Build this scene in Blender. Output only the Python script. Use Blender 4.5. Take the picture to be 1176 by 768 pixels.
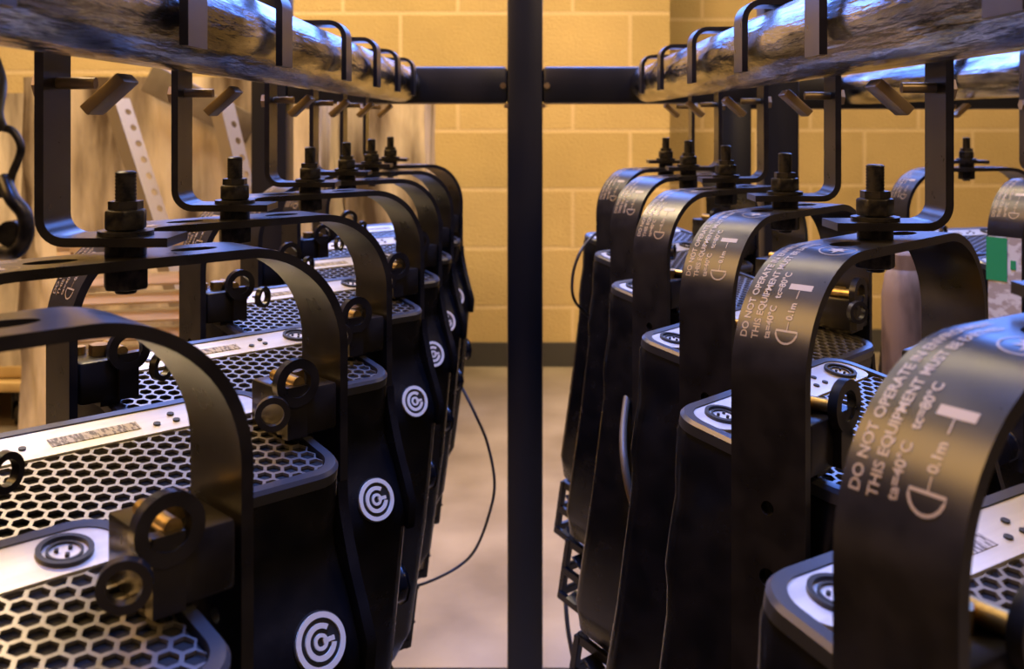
import bpy, bmesh, math, random
from mathutils import Vector, Matrix
random.seed(7)
PI = math.pi; R = math.radians
C = bpy.context.scene.collection
for o in list(bpy.data.objects): bpy.data.objects.remove(o)
E = 0.96                      # eye height above the floor

# ------------------------------------------------------------------ camera, world, lamps, exposure
cam = bpy.data.objects.new('camera', bpy.data.cameras.new('camera')); C.objects.link(cam)
cam.location = (0, 0, E); cam.rotation_euler = (PI/2, 0, 0)
cam.data.lens = 36; cam.data.sensor_width = 36; cam.data.sensor_fit = 'HORIZONTAL'
cam.data.shift_x = -15/1176; cam.data.shift_y = -247/1176
cam.data.clip_start = 0.01
cam.data.dof.use_dof = True; cam.data.dof.focus_distance = 0.62; cam.data.dof.aperture_fstop = 16
sc = bpy.context.scene; sc.camera = cam
sc.view_settings.view_transform = 'Standard'; sc.view_settings.look = 'None'
sc.view_settings.exposure = 0; sc.view_settings.gamma = 1; sc.view_settings.use_curve_mapping = False
w = bpy.data.worlds.new('world'); sc.world = w; w.use_nodes = True
w.node_tree.nodes['Background'].inputs[0].default_value = (.35, .42, .6, 1)
w.node_tree.nodes['Background'].inputs[1].default_value = 0.02

def area(name, loc, target, sx, sy, col, power):
    l = bpy.data.lights.new(name, 'AREA'); l.shape = 'RECTANGLE'; l.size = sx; l.size_y = sy
    l.color = col; l.energy = power
    o = bpy.data.objects.new(name, l); C.objects.link(o); o.location = loc
    d = Vector(target) - Vector(loc); o.rotation_euler = d.to_track_quat('-Z', 'Y').to_euler()
    return o
area('ceiling_lamp_over_wall', (0.1, 2.75, 3.6), (0.1, 3.9, 0.9), 3.6, .5, (1, .77, .42), 128)
area('ceiling_lamp_left', (-1.8, .25, 2.5), (.15, .5, .85), 1.9, 1.1, (1, .56, .18), 75)
area('ceiling_lamp_right', (2.6, 1.6, 2.6), (.3, 1.2, .6), 1.2, .6, (1, .70, .34), 18)
d_ = area('daylight_from_roof_window', (0.0, .6, 3.6), (0, .75, 0), .55, 1.1, (.10, .25, 1), 34); d_.data.spread = R(70)
area('warm_fill_behind', (1.5, -1.4, 3.0), (-.2, .7, .6), .9, .5, (1, .66, .34), 34)  # added unseen fill, warms the badges and housing cheeks
area('floor_warm_fill', (0.1, 2.3, 3.7), (0.0, 2.6, 0), .8, .8, (1, .66, .34), 12).data.spread = R(70)  # fill put in above the aisle to warm the floor
area('wrapped_load_fill', (-1.3, 2.0, 3.0), (-1.15, 2.9, .8), .9, .5, (1, .74, .44), 75)  # added fill that brightens the wrapped load

# ------------------------------------------------------------------ materials
def mat(name, col, rough=.5, metal=0, spec=.5, coat=0):
    m = bpy.data.materials.new(name); m.use_nodes = True
    b = m.node_tree.nodes['Principled BSDF']
    b.inputs['Base Color'].default_value = (*col, 1); b.inputs['Roughness'].default_value = rough
    b.inputs['Metallic'].default_value = metal; b.inputs['Specular IOR Level'].default_value = spec
    b.inputs['Coat Weight'].default_value = coat
    return m
def nodes(m): return m.node_tree.nodes, m.node_tree.links, m.node_tree.nodes['Principled BSDF']
def noise_mix(m, c1, c2, scale=(8, 8, 8), detail=4, lo=.4, hi=.6, bump=0, bscale=None, rough=None):
    N, L, b = nodes(m)
    tc = N.new('ShaderNodeTexCoord'); mp = N.new('ShaderNodeMapping'); mp.inputs['Scale'].default_value = scale
    L.new(tc.outputs['Object'], mp.inputs[0])
    n = N.new('ShaderNodeTexNoise'); n.inputs['Scale'].default_value = 1; n.inputs['Detail'].default_value = detail
    L.new(mp.outputs[0], n.inputs[0])
    r = N.new('ShaderNodeValToRGB'); r.color_ramp.elements[0].position = lo; r.color_ramp.elements[1].position = hi
    r.color_ramp.elements[0].color = (*c1, 1); r.color_ramp.elements[1].color = (*c2, 1)
    L.new(n.outputs[0], r.inputs[0]); L.new(r.outputs[0], b.inputs['Base Color'])
    if rough:
        rr = N.new('ShaderNodeMapRange'); rr.inputs[3].default_value = rough[0]; rr.inputs[4].default_value = rough[1]
        L.new(n.outputs[0], rr.inputs[0]); L.new(rr.outputs[0], b.inputs['Roughness'])
    if bump:
        n2 = N.new('ShaderNodeTexNoise'); n2.inputs['Scale'].default_value = 1; n2.inputs['Detail'].default_value = 5
        mp2 = N.new('ShaderNodeMapping'); mp2.inputs['Scale'].default_value = bscale or scale
        L.new(tc.outputs['Object'], mp2.inputs[0]); L.new(mp2.outputs[0], n2.inputs[0])
        bp = N.new('ShaderNodeBump'); bp.inputs['Strength'].default_value = bump; bp.inputs['Distance'].default_value = .01
        L.new(n2.outputs[0], bp.inputs['Height']); L.new(bp.outputs[0], b.inputs['Normal'])
    return m
M_yoke = noise_mix(mat('black_powder_coat', (.02, .018, .016), .4), (.010, .009, .009), (.017, .015, .014), (60, 60, 60), rough=(.24, .34))
M_house = noise_mix(mat('black_housing_paint', (.01, .01, .01), .38), (.004, .004, .005), (.009, .008, .008), (40, 40, 40), rough=(.20, .32))
M_rim = mat('satin_dark_rim', (.05, .05, .055), .28, .3, .8)
M_bolt = noise_mix(mat('blackened_steel', (.03, .03, .03), .3, .6), (.015, .015, .018), (.05, .045, .04), (200, 200, 200), rough=(.25, .45))
M_mesh = mat('grey_steel_mesh', (.26, .24, .22), .35, .8)
M_void = mat('inner_black', (.003, .003, .003), .8)
M_panel = noise_mix(mat('brushed_silver_panel', (.6, .57, .5), .38, .5), (.55, .52, .46), (.68, .65, .58), (10, 90, 10), rough=(.3, .45))
M_ink = mat('black_ink', (.01, .01, .01), .5)
M_print = mat('cream_print', (.34, .26, .15), .4)
M_badge = mat('cream_badge', (.72, .62, .47), .4)
M_brass = noise_mix(mat('passivated_zinc', (.5, .33, .12), .35, .9), (.35, .24, .10), (.62, .44, .18), (90, 90, 90))
M_dull = mat('dull_zinc', (.30, .22, .12), .4, .5)
M_frame = noise_mix(mat('black_frame_steel', (.012, .013, .016), .4), (.004, .005, .006), (.010, .009, .008), (12, 12, 3), rough=(.3, .5))
M_rubber = mat('black_cable', (.02, .017, .014), .45)
M_cable2 = mat('brown_cable', (.10, .065, .035), .5)
M_green = mat('green_ink', (.02, .30, .10), .5)
M_sticker = noise_mix(mat('worn_white_sticker', (.6, .58, .52), .6), (.42, .36, .30), (.68, .66, .60), (60, 60, 90), lo=.45, hi=.55)
M_tube = noise_mix(mat('dusty_cream_tube', (.4, .33, .24), .55), (.10, .06, .03), (.30, .20, .11), (30, 30, 8), rough=(.4, .7))

M_rail = noise_mix(mat('galvanised_tube_reflections', (.4, .42, .45), .25, .95), (.012, .018, .045), (.70, .72, .74), (30, 6, 30), detail=6, lo=.43, hi=.60, bump=.45, bscale=(55, 6, 55), rough=(.06, .30))  # dark navy and pale streaks paint wrinkled reflections and scratches into the colour

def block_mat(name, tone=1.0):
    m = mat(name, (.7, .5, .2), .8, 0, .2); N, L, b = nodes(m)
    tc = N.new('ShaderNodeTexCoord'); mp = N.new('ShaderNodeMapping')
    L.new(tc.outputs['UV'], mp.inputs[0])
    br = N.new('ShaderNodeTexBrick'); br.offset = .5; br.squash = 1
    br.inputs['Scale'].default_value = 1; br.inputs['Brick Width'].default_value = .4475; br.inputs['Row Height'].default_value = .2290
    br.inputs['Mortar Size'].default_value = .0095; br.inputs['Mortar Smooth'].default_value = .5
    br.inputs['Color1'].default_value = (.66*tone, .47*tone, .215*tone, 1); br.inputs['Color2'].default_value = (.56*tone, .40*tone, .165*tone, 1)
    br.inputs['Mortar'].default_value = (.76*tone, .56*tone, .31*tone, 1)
    L.new(mp.outputs[0], br.inputs[0])
    n = N.new('ShaderNodeTexNoise'); n.inputs['Scale'].default_value = 3; n.inputs['Detail'].default_value = 8
    L.new(mp.outputs[0], n.inputs[0])
    mx = N.new('ShaderNodeMix'); mx.data_type = 'RGBA'; mx.blend_type = 'MULTIPLY'; mx.inputs[0].default_value = .35
    L.new(br.outputs['Color'], mx.inputs[6]); L.new(n.outputs[0], mx.inputs[7]); L.new(mx.outputs[2], b.inputs['Base Color'])
    n2 = N.new('ShaderNodeTexNoise'); n2.inputs['Scale'].default_value = 120; L.new(mp.outputs[0], n2.inputs[0])
    ad = N.new('ShaderNodeMath'); ad.operation = 'MULTIPLY_ADD'; ad.inputs[1].default_value = -.35
    L.new(br.outputs['Fac'], ad.inputs[0]); L.new(n2.outputs[0], ad.inputs[2])
    bp = N.new('ShaderNodeBump'); bp.inputs['Strength'].default_value = .4; bp.inputs['Distance'].default_value = .01
    L.new(ad.outputs[0], bp.inputs['Height']); L.new(bp.outputs[0], b.inputs['Normal'])
    return m
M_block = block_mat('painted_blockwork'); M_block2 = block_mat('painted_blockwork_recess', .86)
M_floor = noise_mix(mat('worn_concrete', (.3, .26, .2), .5), (.16, .125, .085), (.30, .245, .18), (4, 4, 4), detail=9, lo=.3, hi=.7, bump=.15, bscale=(12, 12, 12), rough=(.35, .6))
M_skirt = mat('grey_skirting', (.05, .046, .045), .5)
M_ceil = mat('ceiling_paint', (.05, .05, .06), .8); M_side = mat('dark_side_wall', (.10, .075, .05), .8)

# ------------------------------------------------------------------ mesh helpers
def link(name, me, m, parent=None):
    o = bpy.data.objects.new(name, me); C.objects.link(o)
    if m and not me.materials: me.materials.append(m)
    if parent: o.parent = parent
    return o
def tomesh(name, bm, m=None, smooth=True, ang=40):
    bmesh.ops.recalc_face_normals(bm, faces=bm.faces)
    me = bpy.data.meshes.new(name); bm.to_mesh(me); bm.free()
    if smooth:
        me.polygons.foreach_set('use_smooth', [True]*len(me.polygons))
        me.set_sharp_from_angle(angle=R(ang))
    if m: me.materials.append(m)
    return me
def bevel(bm, w, seg=2, ang=35):
    es = [e for e in bm.edges if len(e.link_faces) == 2 and e.calc_face_angle(0) > R(ang)]
    bmesh.ops.bevel(bm, geom=es, offset=w, segments=seg, profile=.5, affect='EDGES', clamp_overlap=True)
def box(bm, c, s, rot=None):
    r = bmesh.ops.create_cube(bm, size=1)['verts']
    for v in r:
        v.co = Vector((v.co.x*s[0], v.co.y*s[1], v.co.z*s[2]))
        if rot: v.co = rot @ v.co
        v.co += Vector(c)
    return r
def frame_to(axis):
    return Vector((0, 0, 1)).rotation_difference(Vector(axis).normalized()).to_matrix()
def cyl(bm, c, r, h, axis=(0, 0, 1), n=24, r2=None):
    vs = bmesh.ops.create_cone(bm, cap_ends=True, segments=n, radius1=r, radius2=r if r2 is None else r2, depth=h)['verts']
    q = frame_to(axis)
    for v in vs: v.co = q @ v.co + Vector(c)
    return vs
def ring(bm, c, ro, ri, h, axis=(0, 0, 1), n=28, a0=0, a1=2*PI):
    q = frame_to(axis); full = abs(a1-a0-2*PI) < 1e-6; k = n if full else n+1; rows = []
    for i in range(k):
        a = a0+(a1-a0)*i/n; ca, sa = math.cos(a), math.sin(a)
        rows.append([bm.verts.new(q @ Vector((r*ca, r*sa, z))+Vector(c)) for r, z in ((ro, -h/2), (ro, h/2), (ri, h/2), (ri, -h/2))])
    for i in range(k if full else k-1):
        A, B = rows[i], rows[(i+1) % k]
        for j in range(4): bm.faces.new((A[j], B[j], B[(j+1) % 4], A[(j+1) % 4]))
    if not full: bm.faces.new(rows[0]); bm.faces.new(rows[-1][::-1])
def tube(bm, pts, r, n=10, closed=False):
    pts = [Vector(p) for p in pts]; rows = []; up = None; k = len(pts)
    for i, p in enumerate(pts):
        t = (pts[(i+1) % k]-pts[i-1]) if (closed or 0 < i < k-1) else (pts[1]-pts[0] if i == 0 else pts[-1]-pts[-2])
        t.normalize()
        if up is None: up = t.orthogonal().normalized()
        up = (up-t*up.dot(t)).normalized(); s = t.cross(up)
        rows.append([bm.verts.new(p+(up*math.cos(2*PI*j/n)+s*math.sin(2*PI*j/n))*r) for j in range(n)])
    for i in range(k if closed else k-1):
        A, B = rows[i], rows[(i+1) % k]
        for j in range(n): bm.faces.new((A[j], A[(j+1) % n], B[(j+1) % n], B[j]))
    if not closed: bm.faces.new(rows[0][::-1]); bm.faces.new(rows[-1])
def smooth_path(pts, sub=8):
    pts = [Vector(p) for p in pts]; out = []
    P = [pts[0]*2-pts[1]]+pts+[pts[-1]*2-pts[-2]]
    for i in range(1, len(P)-2):
        for k in range(sub):
            t = k/sub; a, b, c, d = P[i-1:i+3]
            out.append(.5*((2*b)+(c-a)*t+(2*a-5*b+4*c-d)*t*t+(3*b-a-3*c+d)*t**3))
    out.append(pts[-1]); return out
def rr(x0, x1, y0, y1, r, n=6):
    out = []
    for cx, cy, a in ((x1-r, y1-r, 0), (x0+r, y1-r, PI/2), (x0+r, y0+r, PI), (x1-r, y0+r, 1.5*PI)):
        for i in range(n+1):
            t = a+PI/2*i/n; out.append((cx+r*math.cos(t), cy+r*math.sin(t)))
    return out
def loft(bm, secs, cap0=True, cap1=True):
    rows = [[bm.verts.new((x, y, z)) for x, y in pts] for pts, z in secs]; n = len(rows[0])
    for A, B in zip(rows, rows[1:]):
        for j in range(n): bm.faces.new((A[j], A[(j+1) % n], B[(j+1) % n], B[j]))
    if cap0: bm.faces.new(rows[0])
    if cap1: bm.faces.new(rows[-1][::-1])
def fillet(pts, rad, n=8):
    """2D polyline with rounded corners"""
    pts = [Vector((p[0], p[1])) for p in pts]; out = [pts[0]]
    for i in range(1, len(pts)-1):
        p, a, b = pts[i], (pts[i-1]-pts[i]).normalized(), (pts[i+1]-pts[i]).normalized()
        r = rad[i-1] if isinstance(rad, (list, tuple)) else rad
        th = a.angle(b); d = r/math.tan(th/2); c = p+(a+b).normalized()*(r/math.sin(th/2))
        s, e = p+a*d-c, p+b*d-c
        ang = s.angle_signed(e)
        for k in range(n+1):
            t = -ang*k/n; out.append(c+Vector((s.x*math.cos(t)-s.y*math.sin(t), s.x*math.sin(t)+s.y*math.cos(t))))
    out.append(pts[-1]); return out
def strap(bm, path, t, wdt, y0=0):
    """flat bar: path in the XZ plane, thickness t, width along Y"""
    k = len(path); rows = []
    for i, p in enumerate(path):
        tg = (path[min(i+1, k-1)]-path[max(i-1, 0)]).normalized(); nn = Vector((-tg.y, tg.x))
        a, b = p+nn*t/2, p-nn*t/2
        rows.append([bm.verts.new((a.x, y0-wdt/2, a.y)), bm.verts.new((b.x, y0-wdt/2, b.y)), bm.verts.new((b.x, y0+wdt/2, b.y)), bm.verts.new((a.x, y0+wdt/2, a.y))])
    for A, B in zip(rows, rows[1:]):
        for j in range(4): bm.faces.new((A[j], A[(j+1) % 4], B[(j+1) % 4], B[j]))
    bm.faces.new(rows[0][::-1]); bm.faces.new(rows[-1])
def text_mesh(s, size, bold=0):
    cu = bpy.data.curves.new('t', 'FONT'); cu.body = s; cu.size = size; cu.offset = bold; cu.resolution_u = 3
    o = bpy.data.objects.new('t', cu); C.objects.link(o)
    dg = bpy.context.evaluated_depsgraph_get(); me = bpy.data.meshes.new_from_object(o.evaluated_get(dg))
    bpy.data.objects.remove(o); bpy.data.curves.remove(cu); return me
def boolean(me, cutter_bm, name):
    o = bpy.data.objects.new('t', me); C.objects.link(o)
    cm = bpy.data.meshes.new('c'); bmesh.ops.recalc_face_normals(cutter_bm, faces=cutter_bm.faces); cutter_bm.to_mesh(cm); cutter_bm.free()
    c = bpy.data.objects.new('c', cm); C.objects.link(c)
    md = o.modifiers.new('b', 'BOOLEAN'); md.object = c; md.operation = 'DIFFERENCE'; md.solver = 'EXACT'
    dg = bpy.context.evaluated_depsgraph_get(); out = bpy.data.meshes.new_from_object(o.evaluated_get(dg)); out.name = name
    bpy.data.objects.remove(o); bpy.data.objects.remove(c)
    return out
def tag(o, label=None, cat=None, group=None, kind=None):
    if label: o['label'] = label
    if cat: o['category'] = cat
    if group: o['group'] = group
    if kind: o['kind'] = kind
    return o
def empty(name, loc, rz=0):
    o = bpy.data.objects.new(name, None); C.objects.link(o); o.location = loc; o.rotation_euler = (0, 0, rz); o.empty_display_size = .05; return o

# ------------------------------------------------------------------ the room
YW = 3.99
def quad_wall(name, P, udir, m, uv0):
    """P: four corners; udir: horizontal unit vector for the brick layout"""
    me = bpy.data.meshes.new(name); me.from_pydata([tuple(p) for p in P], [], [(0, 1, 2, 3)]); uv = me.uv_layers.new(name='UVMap')
    for li, p in enumerate(P):
        p = Vector(p); uv.data[li].uv = (p.dot(Vector(udir))-uv0[0], p.z-uv0[1])
    o = link(name, me, m); tag(o, kind='structure'); return o
def slab(name, c, s, m):
    bm = bmesh.new(); box(bm, c, s); return tag(link(name, tomesh(name, bm, m, False), m), kind='structure')
U0 = ((526-603)/1176*YW - .4475/2*0, E-(15-137)/1176*(-1)*YW*0)
uz = (E + (137-15)/1176*YW) % .2290          # a mortar course runs at pixel row 15
ux = (526-603)/1176*YW
PX = (769-603)/1176*YW
quad_wall('wall_back', [(-3.4, YW, 0), (PX, YW, 0), (PX, YW, 4), (-3.4, YW, 4)], (1, 0, 0), M_block, (ux, uz))
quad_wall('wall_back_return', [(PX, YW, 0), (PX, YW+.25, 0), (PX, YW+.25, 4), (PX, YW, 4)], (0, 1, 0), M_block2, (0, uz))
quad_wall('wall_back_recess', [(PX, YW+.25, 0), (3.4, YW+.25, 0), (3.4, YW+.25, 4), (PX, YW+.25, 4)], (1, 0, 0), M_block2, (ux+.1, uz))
quad_wall('wall_left', [(-3.4, -2.5, 0), (-3.4, YW, 0), (-3.4, YW, 4), (-3.4, -2.5, 4)], (0, 1, 0), M_side, (0, uz))
quad_wall('wall_right', [(3.4, YW+.25, 0), (3.4, -2.5, 0), (3.4, -2.5, 4), (3.4, YW+.25, 4)], (0, 1, 0), M_side, (0, uz))
quad_wall('wall_front', [(3.4, -2.5, 0), (-3.4, -2.5, 0), (-3.4, -2.5, 4), (3.4, -2.5, 4)], (1, 0, 0), M_side, (0, uz))
slab('floor', (0, .9, -.03), (6.9, 7, .06), M_floor)
slab('ceiling', (0, .9, 4.03), (6.9, 7, .06), M_ceil)
M_day = mat('daylit_pane', (.1, .1, .1), .1)
M_day.node_tree.nodes['Principled BSDF'].inputs['Emission Color'].default_value = (.12, .28, 1, 1); M_day.node_tree.nodes['Principled BSDF'].inputs['Emission Strength'].default_value = 9
slab('window_1', (-.46, YW-.012, 2.62), (1.9, .02, 2.0), M_day)
slab('window_2', (1.5, YW+.238, 2.72), (1.4, .02, 1.9), M_day)
for k, (x, y) in enumerate(((-1.43, YW-.03), (-.46, YW-.03), (.51, YW-.03), (.78, YW+.22), (1.5, YW+.22), (2.22, YW+.22))): slab('trim_%d' % (k+1), (x, y, 2.67), (.05, .05, 2.0), M_skirt)
slab('trim_7', (-.46, YW-.03, 1.62), (1.95, .05, .05), M_skirt); slab('trim_8', (1.5, YW+.22, 1.74), (1.45, .05, .05), M_skirt)
slab('baseboard_back', ((PX-3.4)/2, YW-.008, .046), (PX+3.4, .016, .092), M_skirt)
slab('baseboard_back_recess', ((PX+3.4)/2, YW+.242, .046), (3.4-PX, .016, .092), M_skirt)

# ------------------------------------------------------------------ steel rack: posts, cross beam, base
YF = 1.704; B = .2
def bar_obj(name, c, s, m, parent, bev=.004):
    bm = bmesh.new(); box(bm, (0, 0, 0), s); bevel(bm, bev, 2); o = link(name, tomesh(name, bm, m), m, parent); o.location = c; return o
def caster(parent, x, y, top, m=M_bolt):
    bm = bmesh.new(); box(bm, (0, 0, top-.003), (.09, .07, .006)); cyl(bm, (0, 0, top-.015), .02, .02)
    for s in (-1, 1): box(bm, (s*.022, .012, top-.055), (.004, .05, .08))
    f = link('caster', tomesh('caster', bm, m), m, parent); f.location = (x, y, 0)
    bm = bmesh.new(); cyl(bm, (0, .02, .035), .035, .03, (1, 0, 0), 28); bevel(bm, .004)
    link('wheel', tomesh('wheel', bm, M_rubber), M_rubber, f)
rack = empty('lighting_rack', (0, YF, 0))
tag(rack, 'black square steel frame of post and cross beam between the two rows of lights', 'rack')
for x in (-.42, 0, .42): bar_obj('post', (x, 0, .815), (.058, .058, 1.56), M_frame, rack)
bar_obj('cross_beam', (-.21, 0, E+.056), (.362, .056, .061), M_frame, rack, .007)
bar_obj('cross_beam', (.21, 0, E+.056), (.362, .056, .061), M_frame, rack, .007)
bar_obj('base_beam', (0, 0, .0175), (.94, .058, .033), M_frame, rack, .003)
for x in (-.42, .42):
    bar_obj('base_rail', (x*.95, -.76, .0175), (.05, 1.44, .033), M_frame, rack, .003)
bm = bmesh.new()
for s in (-1, 1):
    for dx in (.031, ): cyl(bm, (s*dx, -.0285, E+.022), .004, .003, (0, 1, 0), 12)
    cyl(bm, (s*.036, -.0285, E+.055), .005, .003, (0, 1, 0), 12)
link('weld', tomesh('weld', bm, M_brass), M_brass, rack)

def rail(x, y0, y1, label):
    bm = bmesh.new(); n = 40
    rows = []
    ys = [y0+(y1-y0)*i/70 for i in range(71)]
    for y in ys: rows.append([bm.verts.new((.029*math.cos(2*PI*j/n), y-y1, .029*math.sin(2*PI*j/n))) for j in range(n)])
    for A, Bq in zip(rows, rows[1:]):
        for j in range(n): bm.faces.new((A[j], A[(j+1) % n], Bq[(j+1) % n], Bq[j]))
    inn = [[bm.verts.new((.0255*math.cos(2*PI*j/n), yy, .0255*math.sin(2*PI*j/n))) for j in range(n)] for yy in (0, -.05)]
    for j in range(n):
        bm.faces.new((rows[-1][j], rows[-1][(j+1) % n], inn[0][(j+1) % n], inn[0][j]))
        bm.faces.new((inn[0][j], inn[0][(j+1) % n], inn[1][(j+1) % n], inn[1][j]))
    bm.faces.new(inn[1]); bm.faces.new(rows[0])
    o = link('hanging_rail', tomesh('hanging_rail', bm, M_rail), M_rail); o.location = (x, y1, E+.057)
    tag(o, label, 'rail', 'tubes the lights hang from'); return o
rail(-B, -.35, YF-.030, 'scuffed galvanised tube with painted reflections over the left row of black stage lights')
rail(B, -.35, YF-.030, 'scuffed galvanised tube with painted reflections over the right row of black stage lights')

# ------------------------------------------------------------------ stage light meshes (shared by all copies)
W = .115; SW = .041; TK = .005; ZT = -.0705; RB = .058
PIV = -.36; TILT = R(11); OFFY = .042; OFFZ = .010
def tiltm(me):
    me.transform(Matrix.Translation((0, OFFY, PIV+OFFZ)) @ Matrix.Rotation(TILT, 4, 'X') @ Matrix.Translation((0, 0, -PIV))); return me
# hook clamp (mirrored for the left row)
def hook_mesh(s):
    p = fillet([(-.034, .036), (-.034, .0888), (.0365, .0888), (.0365, -.0600), (-.026, -.0600)], [.014, .014, .012], 7)
    p = [Vector((q.x*s, q.y)) for q in p]
    bm = bmesh.new(); strap(bm, p, .0045, .030); bevel(bm, .0009, 2, 60); return tomesh('hook_clamp', bm, M_yoke)
hook_me = {s: hook_mesh(s) for s in (1, -1)}
def plate_mesh(s):
    bm = bmesh.new(); rot = Matrix.Rotation(R(42*s), 3, 'Y')
    box(bm, (s*.008, 0, .0125), (.025, .020, .0060), rot); bevel(bm, .0008)
    cyl(bm, (s*.025, 0, .018), .0030, .020, (1, 0, 0), 12); cyl(bm, (s*.0415, 0, .017), .0065, .006, (1, 0, 0), 6)
    return tomesh('clamp_plate', bm, M_dull)
plate_me = {s: plate_mesh(s) for s in (1, -1)}
def thread_mesh():
    bm = bmesh.new(); secs = []; n = 16
    z = -.087; k = 0
    while z < -.0265:
        r = .0053 if k % 2 else .0048
        secs.append(([(r*math.cos(2*PI*j/n), r*math.sin(2*PI*j/n)) for j in range(n)], z)); z += .0009; k += 1
    secs.append(([(.004*math.cos(2*PI*j/n), .004*math.sin(2*PI*j/n)) for j in range(n)], z))
    loft(bm, secs); return tomesh('mounting_bolt', bm, M_bolt, True, 80)
bolt_me = thread_mesh()
def nut_mesh(z, r, h):
    bm = bmesh.new(); cyl(bm, (0, 0, z), r, h, n=6); bevel(bm, .0012, 2); return tomesh('nut', bm, M_bolt)
nut1 = nut_mesh(-.0500, .0108, .0100); nut2 = nut_mesh(-.0790, .0115, .0115)
bm = bmesh.new(); cyl(bm, (0, 0, -.0565), .0135, .0022, n=28); cyl(bm, (0, 0, -.0428), .0085, .004, n=6); cyl(bm, (0, 0, -.0652), .010, .006, n=28); washer_me = tomesh('washer', bm, M_bolt)
# yoke
ypath = fillet([(-W, -.385), (-W, ZT), (W, ZT), (W, -.385)], RB, 16)
bm = bmesh.new(); strap(bm, ypath, TK, SW); bevel(bm, .0011, 2, 60)
me0 = tomesh('yoke', bm, M_yoke)
cb = bmesh.new()
for s in (-1, 1):
    for dz, r in ((-.19, .0035), (-.224, .0045), (-.247, .0035), (-.272, .0065)): cyl(cb, (s*W, 0, dz), r, .02, (1, 0, 0), 20)
    vs = cyl(cb, (s*.036, 0, ZT), .007, .02, (0, 0, 1), 24)
    for v in vs: v.co.x = s*.036+(v.co.x-s*.036)*1.8
yoke_me = boolean(me0, cb, 'yoke'); yoke_me.set_sharp_from_angle(angle=R(40))
if not yoke_me.materials: yoke_me.materials.append(M_yoke)
# print on the outer face of the yoke's -x side: u runs up the leg and over the bend, v across (0 = centre, + = local +Y)
op = []
for i, q in enumerate(ypath[:len(ypath)//2+2]):
    a, b2 = ypath[max(i-1, 0)], ypath[i+1]; t = (b2-a).normalized(); nrm = Vector((-t.y, t.x)); op.append((q+nrm*(TK/2+.00025), nrm))
acc = [0]
for i in range(1, len(op)): acc.append(acc[-1]+(op[i][0]-op[i-1][0]).length)
def on_strap(u, v):
    for i in range(1, len(acc)):
        if u <= acc[i] or i == len(acc)-1:
            f = (u-acc[i-1])/(acc[i]-acc[i-1]); p = op[i-1][0].lerp(op[i][0], f); return Vector((p.x, v, p.y))
U1 = acc[1]+.020                     # just below the start of the bend
def add_wrapped(bm, me, u0, v0):
    tb = bmesh.new(); tb.from_mesh(me)
    bmesh.ops.subdivide_edges(tb, edges=[e for e in tb.edges if e.calc_length() > .004], cuts=3, use_grid_fill=False)
    bmesh.ops.triangulate(tb, faces=tb.faces)
    mp = {v: bm.verts.new(on_strap(u0+v.co.x, v0+v.co.y)) for v in tb.verts}
    for f in tb.faces:
        try: bm.faces.new([mp[v] for v in f.verts])
        except ValueError: pass
    tb.free()
bm = bmesh.new()
add_wrapped(bm, text_mesh('DO NOT OPERATE IN ENVIRONMENT', .0052, .00010), U1, .0138)
add_wrapped(bm, text_mesh('THIS EQUIPMENT MUST BE EARTHED', .0051, .00010), U1, .0076)
add_wrapped(bm, text_mesh('ta=40°C   tc=80°C', .0050, .0001), U1+.001, .0012)
add_wrapped(bm, text_mesh('0.1m', .0048, .00012), U1+.0115, -.0088)
def wrapped_poly(bm, pts):
    vs = [bm.verts.new(on_strap(u, v)) for u, v in pts]; bm.faces.new(vs)
def wrapped_line(bm, pts, wd, closed=False):
    P = [Vector(p) for p in pts]; n = len(P); rows = []
    for i, p in enumerate(P):
        a, b2 = (P[i-1], P[(i+1) % n]) if closed else (P[max(i-1, 0)], P[min(i+1, n-1)])
        t = (b2-a).normalized(); nn = Vector((-t.y, t.x))*wd/2
        rows.append([bm.verts.new(on_strap(*(p+nn))), bm.verts.new(on_strap(*(p-nn)))])
    for i in range(n if closed else n-1):
        A, Bq = rows[i], rows[(i+1) % n]; bm.faces.new((A[0], A[1], Bq[1], Bq[0]))
vD = -.0075
Dp = [(U1+.006, vD+.0058), (U1+.006, vD-.0058)]+[(U1+.006-.0062*math.sin(PI*k/10), vD-.0058*math.cos(PI*k/10)) for k in range(1, 10)]
wrapped_line(bm, Dp, .0010, True)
wrapped_line(bm, [(U1+.0065+.0006*k, vD) for k in range(8)], .0005)
wrapped_line(bm, [(U1+.0235+.0007*k, vD) for k in range(8)], .0005)
wrapped_line(bm, [(U1+.0305, vD+.0062), (U1+.0305, vD), (U1+.0305, vD-.0062)], .0036)
uc = U1+.070; wrapped_line(bm, [(uc+.0095*math.cos(2*PI*k/28), -.009+.0095*math.sin(2*PI*k/28)) for k in range(28)], .0007, True)
star = []
for k in range(12):
    r = (.0072, .0028)[k % 2]*(1 if k % 4 else .8); star.append((uc+r*math.cos(2*PI*k/12), -.009+r*math.sin(2*PI*k/12)))
for k in range(12): wrapped_poly(bm, [(uc, -.009), star[k], star[(k+1) % 12]])
me = bpy.data.meshes.new('printed_warning'); bm.to_mesh(me); bm.free(); me.materials.append(M_print); print_me = me
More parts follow.
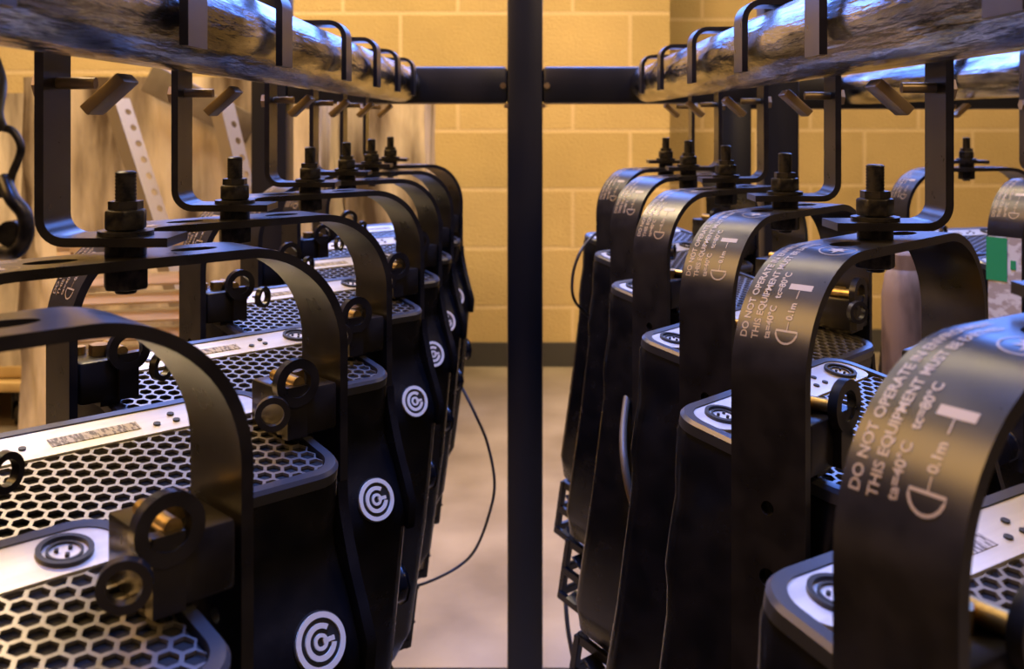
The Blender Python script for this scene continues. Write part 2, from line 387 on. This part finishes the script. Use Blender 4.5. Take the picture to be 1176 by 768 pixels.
# housing
secs = [(.090, .053, .053, -.1825, .016), (.094, .057, .057, -.184, .018), (.095, .058, .058, -.19, .018), (.097, .057, .053, -.215, .018), (.097, .059, .050, -.224, .016), (.0985, .075, .048, -.246, .014),
        (.099, .086, .047, -.264, .014), (.100, .088, .043, -.274, .014), (.101, .0885, .040, -.29, .015), (.105, .0885, .034, -.38, .016), (.105, .0865, .034, -.50, .016), (.098, .080, .032, -.53, .02), (.084, .068, .028, -.54, .02)]
bm = bmesh.new(); loft(bm, [(rr(-a, a, -f, b2, r), z) for a, f, b2, z, r in secs][::-1]); house_me = tiltm(tomesh('housing', bm, M_house, True, 50))
# side cheeks that sweep forward beside the recess
def cheek(s):
    prof = [(-.053, -.188), (-.056, -.20), (-.063, -.215), (-.071, -.230), (-.081, -.245), (-.0905, -.260), (-.0905, -.28), (-.045, -.28)]
    bm = bmesh.new(); V = [[bm.verts.new((s*(x0+.045*abs(z+.19)), y, z)) for y, z in prof] for x0 in (.0900, .0960)]
    bm.faces.new(V[0]); bm.faces.new(V[1][::-1]); n = len(prof)
    for j in range(n): bm.faces.new((V[0][j], V[0][(j+1) % n], V[1][(j+1) % n], V[1][j]))
    bevel(bm, .001, 2); return tiltm(tomesh('side_cheek', bm, M_house))
cheek_me = {s: cheek(s) for s in (1, -1)}
# rim, mesh, silver panel
bm = bmesh.new()
ro = rr(-.095, .095, -.058, .058, .019, 8); rm = rr(-.0935, .0935, -.0565, .0565, .018, 8); ri = rr(-.0885, .0885, -.0515, .0515, .014, 8)
rows = [(ro, -.186), (ro, -.1805), (rm, -.1785), (ri, -.1785), (ri, -.184)]
R_ = [[bm.verts.new((x, y, z)) for x, y in pts] for pts, z in rows]; n = len(ro)
for i in range(len(R_)):
    A, Bq = R_[i], R_[(i+1) % len(R_)]
    for j in range(n): bm.faces.new((A[j], A[(j+1) % n], Bq[(j+1) % n], Bq[j]))
rim_me = tiltm(tomesh('top_rim', bm, M_rim, True, 30))
YS = .0235                                # silver strip starts here (local y)
def clampr(x, y, x0, x1, y0, y1, r):
    x = min(max(x, x0), x1); y = min(max(y, y0), y1)
    for cx, sx in ((x0+r, -1), (x1-r, 1)):
        cy = y0+r
        if (x-cx)*sx > 0 and y < cy:
            d = math.hypot(x-cx, y-cy)
            if d > r: x, y = cx+(x-cx)*r/d, cy+(y-cy)*r/d
    return x, y
hs = .0050; bm = bmesh.new(); G = (-.0875, .0875, -.0505, YS, .013)
for i in range(-14, 15):
    for j in range(-9, 9):
        cx = i*1.5*hs; cy = (j+.5*(i % 2))*math.sqrt(3)*hs-.012
        if not (G[0]-hs*.3 < cx < G[1]+hs*.3 and G[2]-hs*.3 < cy < G[3]+hs*.3): continue
        o1 = []; o2 = []; o3 = []; o4 = []
        for k in range(6):
            a = PI/3*k
            for lst, rad, z in ((o1, hs, -.1800), (o2, hs*.80, -.1800), (o3, hs*.80, -.1815)):
                x, y = clampr(cx+rad*math.cos(a), cy+rad*math.sin(a), *G); lst.append(bm.verts.new((x, y, z)))
        for k in range(6):
            q = (k+1) % 6
            for A, Bq in ((o1, o2), (o2, o3)):
                try: bm.faces.new((A[k], A[q], Bq[q], Bq[k]))
                except ValueError: pass
bmesh.ops.dissolve_degenerate(bm, dist=1e-6, edges=bm.edges)
grille_me = tiltm(tomesh('vent_grille', bm, M_mesh, False))
bm = bmesh.new(); loft(bm, [(rr(-.0875, .0875, -.0505, YS, .012), -.1822), (rr(-.0875, .0875, -.0505, YS, .012), -.1820)]); void_me = tiltm(tomesh('dark_backing', bm, M_void, False))
bm = bmesh.new(); loft(bm, [(rr(-.0882, .0882, YS+.0005, .0512, .010, 8), -.183), (rr(-.0882, .0882, YS+.0005, .0512, .010, 8), -.1792)]); panel_me = tiltm(tomesh('connector_panel', bm, M_panel, True, 30))
def sock(x):
    bm = bmesh.new(); z = -.1788; y = .0375
    ring(bm, (x, y, z), .0105, .0085, .003); ring(bm, (x, y, z-.0003), .0068, .0058, .002)
    for k in range(3): cyl(bm, (x+.003*math.cos(k*2.09+.5), y+.003*math.sin(k*2.09+.5), z), .0009, .002, n=8)
    return tiltm(tomesh('socket', bm, M_ink))
sock_me = [sock(-.070), sock(.068)]
btn_me = []
for x, y in ((-.048, .036), (-.040, .036), (.028, .033), (.039, .033), (.039, .041)):
    bm = bmesh.new(); cyl(bm, (x, y, -.1790), .0019, .0014, n=12); btn_me.append(tiltm(tomesh('button', bm, M_ink)))
bm = bmesh.new(); box(bm, (-.004, .036, -.1791), (.046, .0085, .0006)); mark_me = tiltm(tomesh('type_label', bm, noise_mix(mat('grey_label', (.3, .28, .25), .5), (.10, .09, .08), (.42, .39, .34), (700, 200, 10), lo=.45, hi=.55)))
# badge on the sloping ledge
bm = bmesh.new()
ring(bm, (0, 0, .0006), .0140, .0112, .0014, n=40); ring(bm, (0, 0, .0006), .0088, .0062, .0014, n=30, a0=R(50), a1=R(345))
box(bm, (.0045, 0, .0006), (.0065, .0022, .0014)); ring(bm, (0, 0, .0006), .0040, .0022, .0014, n=20)
badge_me = tomesh('badge', bm, M_badge)
bm = bmesh.new(); cyl(bm, (0, 0, -.0004), .0148, .0012, n=40); badge_back = tomesh('badge_disc', bm, M_ink)
mb = Matrix.Translation((.070, -.0808, -.2560)) @ Matrix.Rotation(R(58), 4, 'X') @ Matrix.Translation((0, 0, .0012))
for mm_ in (badge_me, badge_back): mm_.transform(mb); tiltm(mm_)
bm = bmesh.new(); box(bm, (0, 0, 0), (.040, .0085, .0012)); bevel(bm, .0005)
slot_me = tomesh('name_strip', bm, M_ink); slot_me.transform(Matrix.Translation((0, -.0690, -.2370)) @ Matrix.Rotation(R(54), 4, 'X')); tiltm(slot_me)
# side bracket with two lugs and a bolt
def bracket(s):
    bm = bmesh.new(); box(bm, (s*.0950, 0, -.160), (.032, .040, .026)); bevel(bm, .002)
    box(bm, (s*.083, -.0215, -.158), (.012, .006, .028)); box(bm, (s*.0915, -.001, -.1705), (.012, .03, .012)); return tomesh('side_bracket', bm, M_yoke)
def rings(s):
    bm = bmesh.new(); ring(bm, (s*.083, -.0230, -.1420), .0130, .0078, .0050, (0, 1, 0)); ring(bm, (s*.065, -.0300, -.1540), .0090, .0058, .0045, (s*.5, 1, 0))
    bevel(bm, .0006, 1, 60); return tomesh('safety_ring', bm, M_yoke)
def brbolt(s):
    bm = bmesh.new(); cyl(bm, (s*.086, -.008, -.1435), .0036, .026, (0, 1, 0), 14); cyl(bm, (s*.0925, -.002, -.1440), .0068, .007, (0, 0, 1), 6)
    cyl(bm, (s*.1015, .009, -.1450), .0042, .005, (0, 0, 1), 12); return tomesh('bracket_bolt', bm, M_brass)
br_me = {s: (bracket(s), rings(s), brbolt(s)) for s in (1, -1)}
# tilt knobs
def knob(s):
    bm = bmesh.new(); cyl(bm, (s*(W+.012), 0, PIV), .016, .019, (1, 0, 0), 10); bevel(bm, .002); cyl(bm, (s*(W-.005), 0, PIV), .008, .012, (1, 0, 0), 16)
    return tomesh('tilt_knob', bm, M_house)
knob_me = {s: knob(s) for s in (1, -1)}
# accessory holder round the front of the lantern
bm = bmesh.new()
for z, g in ((-.548, .0), (-.585, .002), (-.618, .004)):
    for sx, sy, lx, ly in ((0, -.077-g*.5, .172, .006), (0, .030+g*.5, .172, .006), (-.086-g, -.0235, .006, .108), (.086+g, -.0235, .006, .108)): box(bm, (sx, sy, z), (lx, ly, .010))
for x in (-.086, .086):
    for y in (-.077, .030): box(bm, (x, y, -.585), (.008, .008, .08))
for x, y in ((-.093, -.06), (-.093, .0), (.093, -.06), (.093, .0), (-.05, -.079), (.05, -.079)):
    box(bm, (x, y, -.556), (.018, .018, .003), Matrix.Rotation(R(25), 3, 'X')); box(bm, (x, y, -.606), (.018, .018, .003), Matrix.Rotation(R(-20), 3, 'Y'))
bevel(bm, .0008, 1); acc_me = tiltm(tomesh('accessory_holder', bm, M_yoke))
bm = bmesh.new(); cyl(bm, (0, -.024, -.548), .060, .02, n=40); bevel(bm, .003); lens_me = tiltm(tomesh('lens', bm, mat('lens_glass', (.05, .06, .08), .1, 0, .8)))

def put(name, me, parent, rz=None):
    o = bpy.data.objects.new(name, me); C.objects.link(o); o.parent = parent
    if rz is not None: o.rotation_euler = (0, 0, rz)
    return o
def stage_light(x, y, side, deg, label, group, detail=True, badge=True):
    """side +1: hook's long arm on the +x side of the bolt"""
    t = empty('stage_light', (x, y, E)); tag(t, label, 'stage light', group); a = R(deg)
    h = put('hook_clamp', hook_me[side], t); put('clamp_plate', plate_me[side], h)
    b = put('mounting_bolt', bolt_me, t); put('nut', nut1, b, R(deg*1.7)); put('nut', nut2, b, R(deg*.6)); put('washer', washer_me, b)
    yk = put('yoke', yoke_me, t, a); tag(put('printed_warning', print_me, yk), 'cream lettering printed round the bend')
    put('tilt_knob', knob_me[1], t, a); put('tilt_knob', knob_me[-1], t, a)
    off = (-.009, .006, 0) if side > 0 else (.006, -.003, 0)
    hs_ = put('housing', house_me, t, a); hs_.location = off
    for s in (1, -1): put('side_cheek', cheek_me[s], hs_)
    bb = put('badge_disc', badge_back, hs_); tag(put('badge', badge_me, hs_), 'round cream badge'); put('name_strip', slot_me, hs_)
    put('top_rim', rim_me, t, a).location = off; g = put('vent_grille', grille_me, t, a); g.location = off; put('dark_backing', void_me, g)
    p = tag(put('connector_panel', panel_me, t, a), 'silver strip with round sockets')
    p.location = off
    for m_ in sock_me: put('socket', m_, p)
    put('type_label', mark_me, p)
    for m_ in btn_me: put('button', m_, p)
    for s in (1, -1):
        q = put('side_bracket', br_me[s][0], t, a); put('safety_ring', br_me[s][1], q); put('bracket_bolt', br_me[s][2], q)
    ac = put('accessory_holder', acc_me, t, a); ac.location = off; put('lens', lens_me, ac)
    return t
LY = [(.315, 44), (.513, 43), (.706, 43), (.953, 43), (1.148, 41), (1.335, 40), (1.522, 39)]
LN = ['black stage light nearest at the left, its mesh lid in the bottom left corner',
      'second black stage light from the front in the left row, its mesh top exposed',
      'third black stage light from the front in the left row, round badge visible',
      'fourth black stage light from the front in the left row, smaller cream badge',
      'fifth black stage light from the front in the left row',
      'sixth black stage light from the front in the left row, last but one',
      'rearmost black stage light of the left row, against the yellow block wall']
left = []
for (y, d), l in zip(LY, LN): left.append(stage_light(-B, y, -1, d, l, 'stage lights hanging in the left row'))
RY = [(.352, 34), (.585, 46), (.788, 49), (1.020, 43), (1.255, 42), (1.455, 40)]
RN = ['nearest black stage light at the right, large bent arm with cream printing and circled symbol',
      'second black stage light from the front in the right row, holes down its printed arm',
      'third black stage light from the front in the right row, printed arm',
      'fourth black stage light from the front in the right row, beside the brown cable',
      'fifth black stage light from the front in the right row, last but one',
      'rearmost black stage light of the right row, its bolt against the yellow wall']
right = []
for (y, d), l in zip(RY, RN): right.append(stage_light(B, y, 1, d, l, 'stage lights hanging in the right row'))
# a further row on the next rack
X3 = .625
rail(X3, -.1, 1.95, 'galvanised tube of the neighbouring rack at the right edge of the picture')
r3 = []
for y, d, l in ((1.20, 36, 'light on the neighbouring rack with a green and white sticker on its arm'),
                (1.45, 18, 'light on the neighbouring rack behind the stickered one'),):
    r3.append(stage_light(X3, y, -1, d, l, 'stage lights hanging on the neighbouring rack'))
rk = empty('lighting_rack', (X3, 1.98, 0)); tag(rk, 'black steel frame of the neighbouring rack, beyond the right row of lights', 'rack')
bar_obj('cross_beam', (.25, 0, E+.05), (1.0, .056, .061), M_frame, rk); bar_obj('post', (.72, 0, .55), (.058, .058, .98), M_frame, rk); bar_obj('post', (-.222, 0, .55), (.058, .058, .98), M_frame, rk)
for x in (-.222, .72): caster(rk, x, 0, .062)
# sticker on the leg of the stickered light
def leg_patch(t, deg, z0, z1, v0, v1, m, name, lift):
    bm = bmesh.new(); box(bm, (-W-TK/2-lift/2, (v0+v1)/2, (z0+z1)/2), (lift, v1-v0, z1-z0)); return put(name, tomesh(name, bm, m, False), t, R(deg))
sk = leg_patch(r3[0], 36, -.245, -.13, -.019, .019, M_sticker, 'sticker', .0006)
bm = bmesh.new(); box(bm, (-W-TK/2-.0009, .009, -.155), (.0005, .024, .048)); box(bm, (-W-TK/2-.0009, -.010, -.160), (.0005, .006, .010)); put('green_panel', tomesh('green_panel', bm, M_green, False), sk)

# ------------------------------------------------------------------ cables
def at(px, py, Y): return Vector(((px-603)/1176*Y, Y, E-(py-137)/1176*Y))
def cable(name, pts, r, m, label, cat='cable', parent=None):
    bm = bmesh.new(); P = smooth_path(pts); o0 = P[0].copy(); tube(bm, [p-o0 for p in P], r)
    o = link(name, tomesh(name, bm, m, True, 80), m); o.location = o0
    tag(o, label, cat); return o
cable('power_cable', [at(528, 440, 1.44), at(546, 476, 1.42), at(560, 510, 1.42), at(568, 556, 1.41), at(560, 596, 1.41), at(545, 632, 1.41), at(524, 652, 1.40), at(492, 668, 1.38), at(465, 676, 1.36)], .0020, M_rubber, 'thin black cable looping out beside the rearmost light of the left row')
cable('power_cable', [at(722, 440, 1.0), at(716, 490, .95), at(717, 530, .92), at(726, 575, .91), at(742, 615, .91), at(760, 645, .93), at(790, 662, 1.0)], .0035, M_cable2, 'brown cable sagging between the fourth and third lights of the right row')
cable('power_cable', [at(690, 262, 1.44), at(669, 285, 1.39), at(658, 315, 1.38), at(660, 345, 1.38), at(682, 368, 1.42)], .0020, M_rubber, 'short black cable bowing out from the rearmost light of the right row')
cable('power_cable', [at(690, 700, 1.22), at(697, 735, 1.18), at(716, 752, 1.15), at(738, 757, 1.13)], .0028, M_cable2, 'short brown cable low down at the foot of the right row')
cable('power_cable', [at(648, 660, 1.38), at(652, 720, 1.36), at(662, 775, 1.36), at(670, 830, 1.38)], .0030, M_cable2, 'brown cable hanging lowest beside the centre post, under the right row')
# safety cable with snap hook by the near left corner
sf = empty('safety_cable', at(10, 200, .36)); tag(sf, 'black safety cable with a snap hook hanging at the left edge of the picture', 'safety cable')
o0 = sf.location.copy(); bm = bmesh.new(); tube(bm, [p-o0 for p in smooth_path([at(-8, 60, .40), at(2, 95, .37), at(-2, 130, .36), at(4, 150, .36)])], .0018)
link('wire', tomesh('wire', bm, M_rubber, True, 80), M_rubber, sf)
bm = bmesh.new(); tube(bm, [p-o0 for p in smooth_path([at(2, 146, .36), at(16, 152, .36), at(24, 172, .36), at(14, 200, .36), at(8, 222, .36), at(-6, 214, .36), at(-6, 160, .36)])][:-1], .0014, 10)
tube(bm, [p-o0 for p in smooth_path([at(4, 205, .36), at(14, 228, .355), at(28, 246, .355), at(30, 268, .355), at(20, 288, .355), at(4, 290, .36)])], .0026, 10)
cyl(bm, at(14, 268, .357)-o0, .0046, .004, (0, 1, 0), 16)
link('snap_hook', tomesh('snap_hook', bm, M_bolt, True, 80), M_bolt, sf)

# ------------------------------------------------------------------ tube standing between the rows
bm = bmesh.new(); n = 28
prof = [(.0225, 0), (.025, .004), (.025, .30), (.0262, .31), (.0262, .32), (.0245, .33), (.0245, .62), (.0262, .70), (.0262, .75), (.0225, .775), (.0180, .782), (.0180, .800), (.0160, .803)]
loft(bm, [([(r*math.cos(2*PI*j/n), r*math.sin(2*PI*j/n)) for j in range(n)], z) for r, z in prof])
ct = link('cardboard_tube', tomesh('cardboard_tube', bm, M_tube, True, 30), M_tube); ct.location = (.452, 1.22, 0)
tag(ct, 'worn beige tube with a narrow neck standing behind the arm of the second right light', 'tube')

# ------------------------------------------------------------------ wrapped load and oddments at the left
M_wrap = mat('stretch_film', (.5, .42, .32), .28, 0, .6)
noise_mix(M_wrap, (.10, .07, .045), (.72, .60, .45), (9, 9, 1.6), detail=8, lo=.38, hi=.62, bump=1.0, bscale=(22, 22, 5), rough=(.08, .30))
M_case = noise_mix(mat('grey_case', (.12, .1, .08), .5), (.06, .045, .035), (.2, .16, .12), (4, 4, 4))
M_wood = noise_mix(mat('varnished_board', (.6, .4, .15), .3), (.42, .27, .10), (.78, .56, .26), (3, 30, 3), rough=(.2, .4))
wl = empty('wrapped_pallet_load', (-.80, 2.9, 0)); tag(wl, 'tall load wrapped in wrinkled clear film standing against the wall at the left', 'pallet load')
random.seed(3)
def crumple(name, c, s, m, parent, amp=.02, n=26):
    bm = bmesh.new(); bmesh.ops.create_grid(bm, x_segments=1, y_segments=1, size=.5); bm.free(); bm = bmesh.new()
    box(bm, (0, 0, 0), s); bmesh.ops.subdivide_edges(bm, edges=bm.edges[:], cuts=n, use_grid_fill=True)
    from mathutils import noise
    for v in bm.verts:
        p = v.co+Vector(c); nz = noise.fractal(Vector((p.x*7, p.y*7, p.z*1.6)), 1, 2, 3); n2 = noise.noise(Vector((p.x*22+p.z*3, p.y*22, p.z*4)))
        d = Vector((v.co.x/s[0], v.co.y/s[1], 0)); v.co += d*(nz*amp*2+n2*amp)
    o = link(name, tomesh(name, bm, m, True, 60), m, parent); o.location = c; return o
crumple('film_wrap', (-.14, .1, .60), (.76, .70, .94), M_wrap, wl, .03, 44)
bm = bmesh.new(); box(bm, (0, 0, 0), (.30, .012, .075)); bevel(bm, .003); st = link('strap', tomesh('strap', bm, M_case, True), M_case, wl); st.location = (-.03, -.285, 1.0); st.rotation_euler = (0, R(27), 0)
crumple('film_wrap', (.38, .35, .58), (.24, .35, .90), M_wrap, wl, .012)
bm = bmesh.new()
for x in (-.45, -.1, .35): box(bm, (x, .1, .06), (.1, .7, .09))
for k in range(6): box(bm, (0, -.22+.13*k, .115), (1.0, .1, .022)); 
for k in range(3): box(bm, (0, -.2+.3*k, .0105), (1.0, .1, .019))
link('pallet', tomesh('pallet', bm, M_wood, False), M_wood, wl)
M_panel2 = mat('galvanised_angle', (.40, .32, .22), .4, .6)
# perforated angles leaning on the load
def angle(p0, p1, label):
    p0, p1 = Vector(p0), Vector(p1); L_ = (p1-p0).length; bm = bmesh.new(); cb = bmesh.new()
    box(bm, (0, 0, L_/2), (.045, .003, L_)); box(bm, (.021, -.018, L_/2), (.003, .036, L_))
    me = tomesh('a', bm, M_panel2, False)
    k = .03
    while k < L_-.02: cyl(cb, (-.006, 0, k), .0085, .02, (0, 1, 0), 12); k += .042
    me = boolean(me, cb, 'slotted_angle'); o = link('slotted_angle', me, M_panel2); o.location = p0
    o.rotation_euler = (p1-p0).to_track_quat('Z', 'Y').to_euler(); return tag(o, label, 'metal angle', 'perforated angles leaning at the left')
angle((-.55, 2.22, .004), (-.97, 2.46, 1.01), 'long perforated metal angle leaning left against the wrapped load')
angle((-.43, 2.30, .004), (-.72, 2.47, 1.0), 'shorter perforated metal angle leaning against the wrapped load, nearer the rack')
# louvred board stack
lv = empty('louvred_panel', (-.77, 1.98, 0), R(14)); tag(lv, 'golden slatted wooden panel leaning in front of the wrapped load', 'panel')
bm = bmesh.new()
for k in range(15): box(bm, (0, .0, .16+.035*k), (.20, .03, .006), Matrix.Rotation(R(38), 3, 'X'))
link('slats', tomesh('slats', bm, M_wood, False), M_wood, lv)
bm = bmesh.new()
for s in (-1, 1): box(bm, (s*.11, 0, .36), (.025, .035, .72))
box(bm, (0, 0, .72), (.245, .035, .025)); box(bm, (0, 0, .12), (.195, .035, .025))
for s in (-1, 1): box(bm, (s*.11, 0, .0125), (.06, .22, .025))
bevel(bm, .002); link('stile', tomesh('stile', bm, M_wood), M_wood, lv)
# low trolley with casters
tr = empty('trolley', (-1.80, 3.50, 0)); tag(tr, 'wooden trolley on casters at the far left beyond the lights', 'trolley')
bar_obj('deck', (0, 0, .135), (.60, .70, .03), M_wood, tr)
for x in (-.22, .22):
    for y in (-.29, .29): caster(tr, x, y, .118)
tl = empty('wrapped_crate', (-1.80, 3.50, .152)); tag(tl, 'film wrapped crate riding on the trolley at the far left', 'crate')
crumple('film_wrap', (0, 0, .46), (.54, .60, .86), M_wrap, tl, .016)
bar_obj('crate_base', (0, 0, .02), (.56, .62, .036), M_wood, tl)
# dark case sitting behind the rear lights on the left
cs = empty('flight_case', (-.72, 3.68, 0)); tag(cs, 'dark flight case with a pale edge behind the rear left lights', 'flight case')
bar_obj('case_body', (0, 0, .44), (.42, .34, .88), M_case, cs, .01); bar_obj('lid', (0, 0, .905), (.425, .345, .045), M_frame, cs, .008)
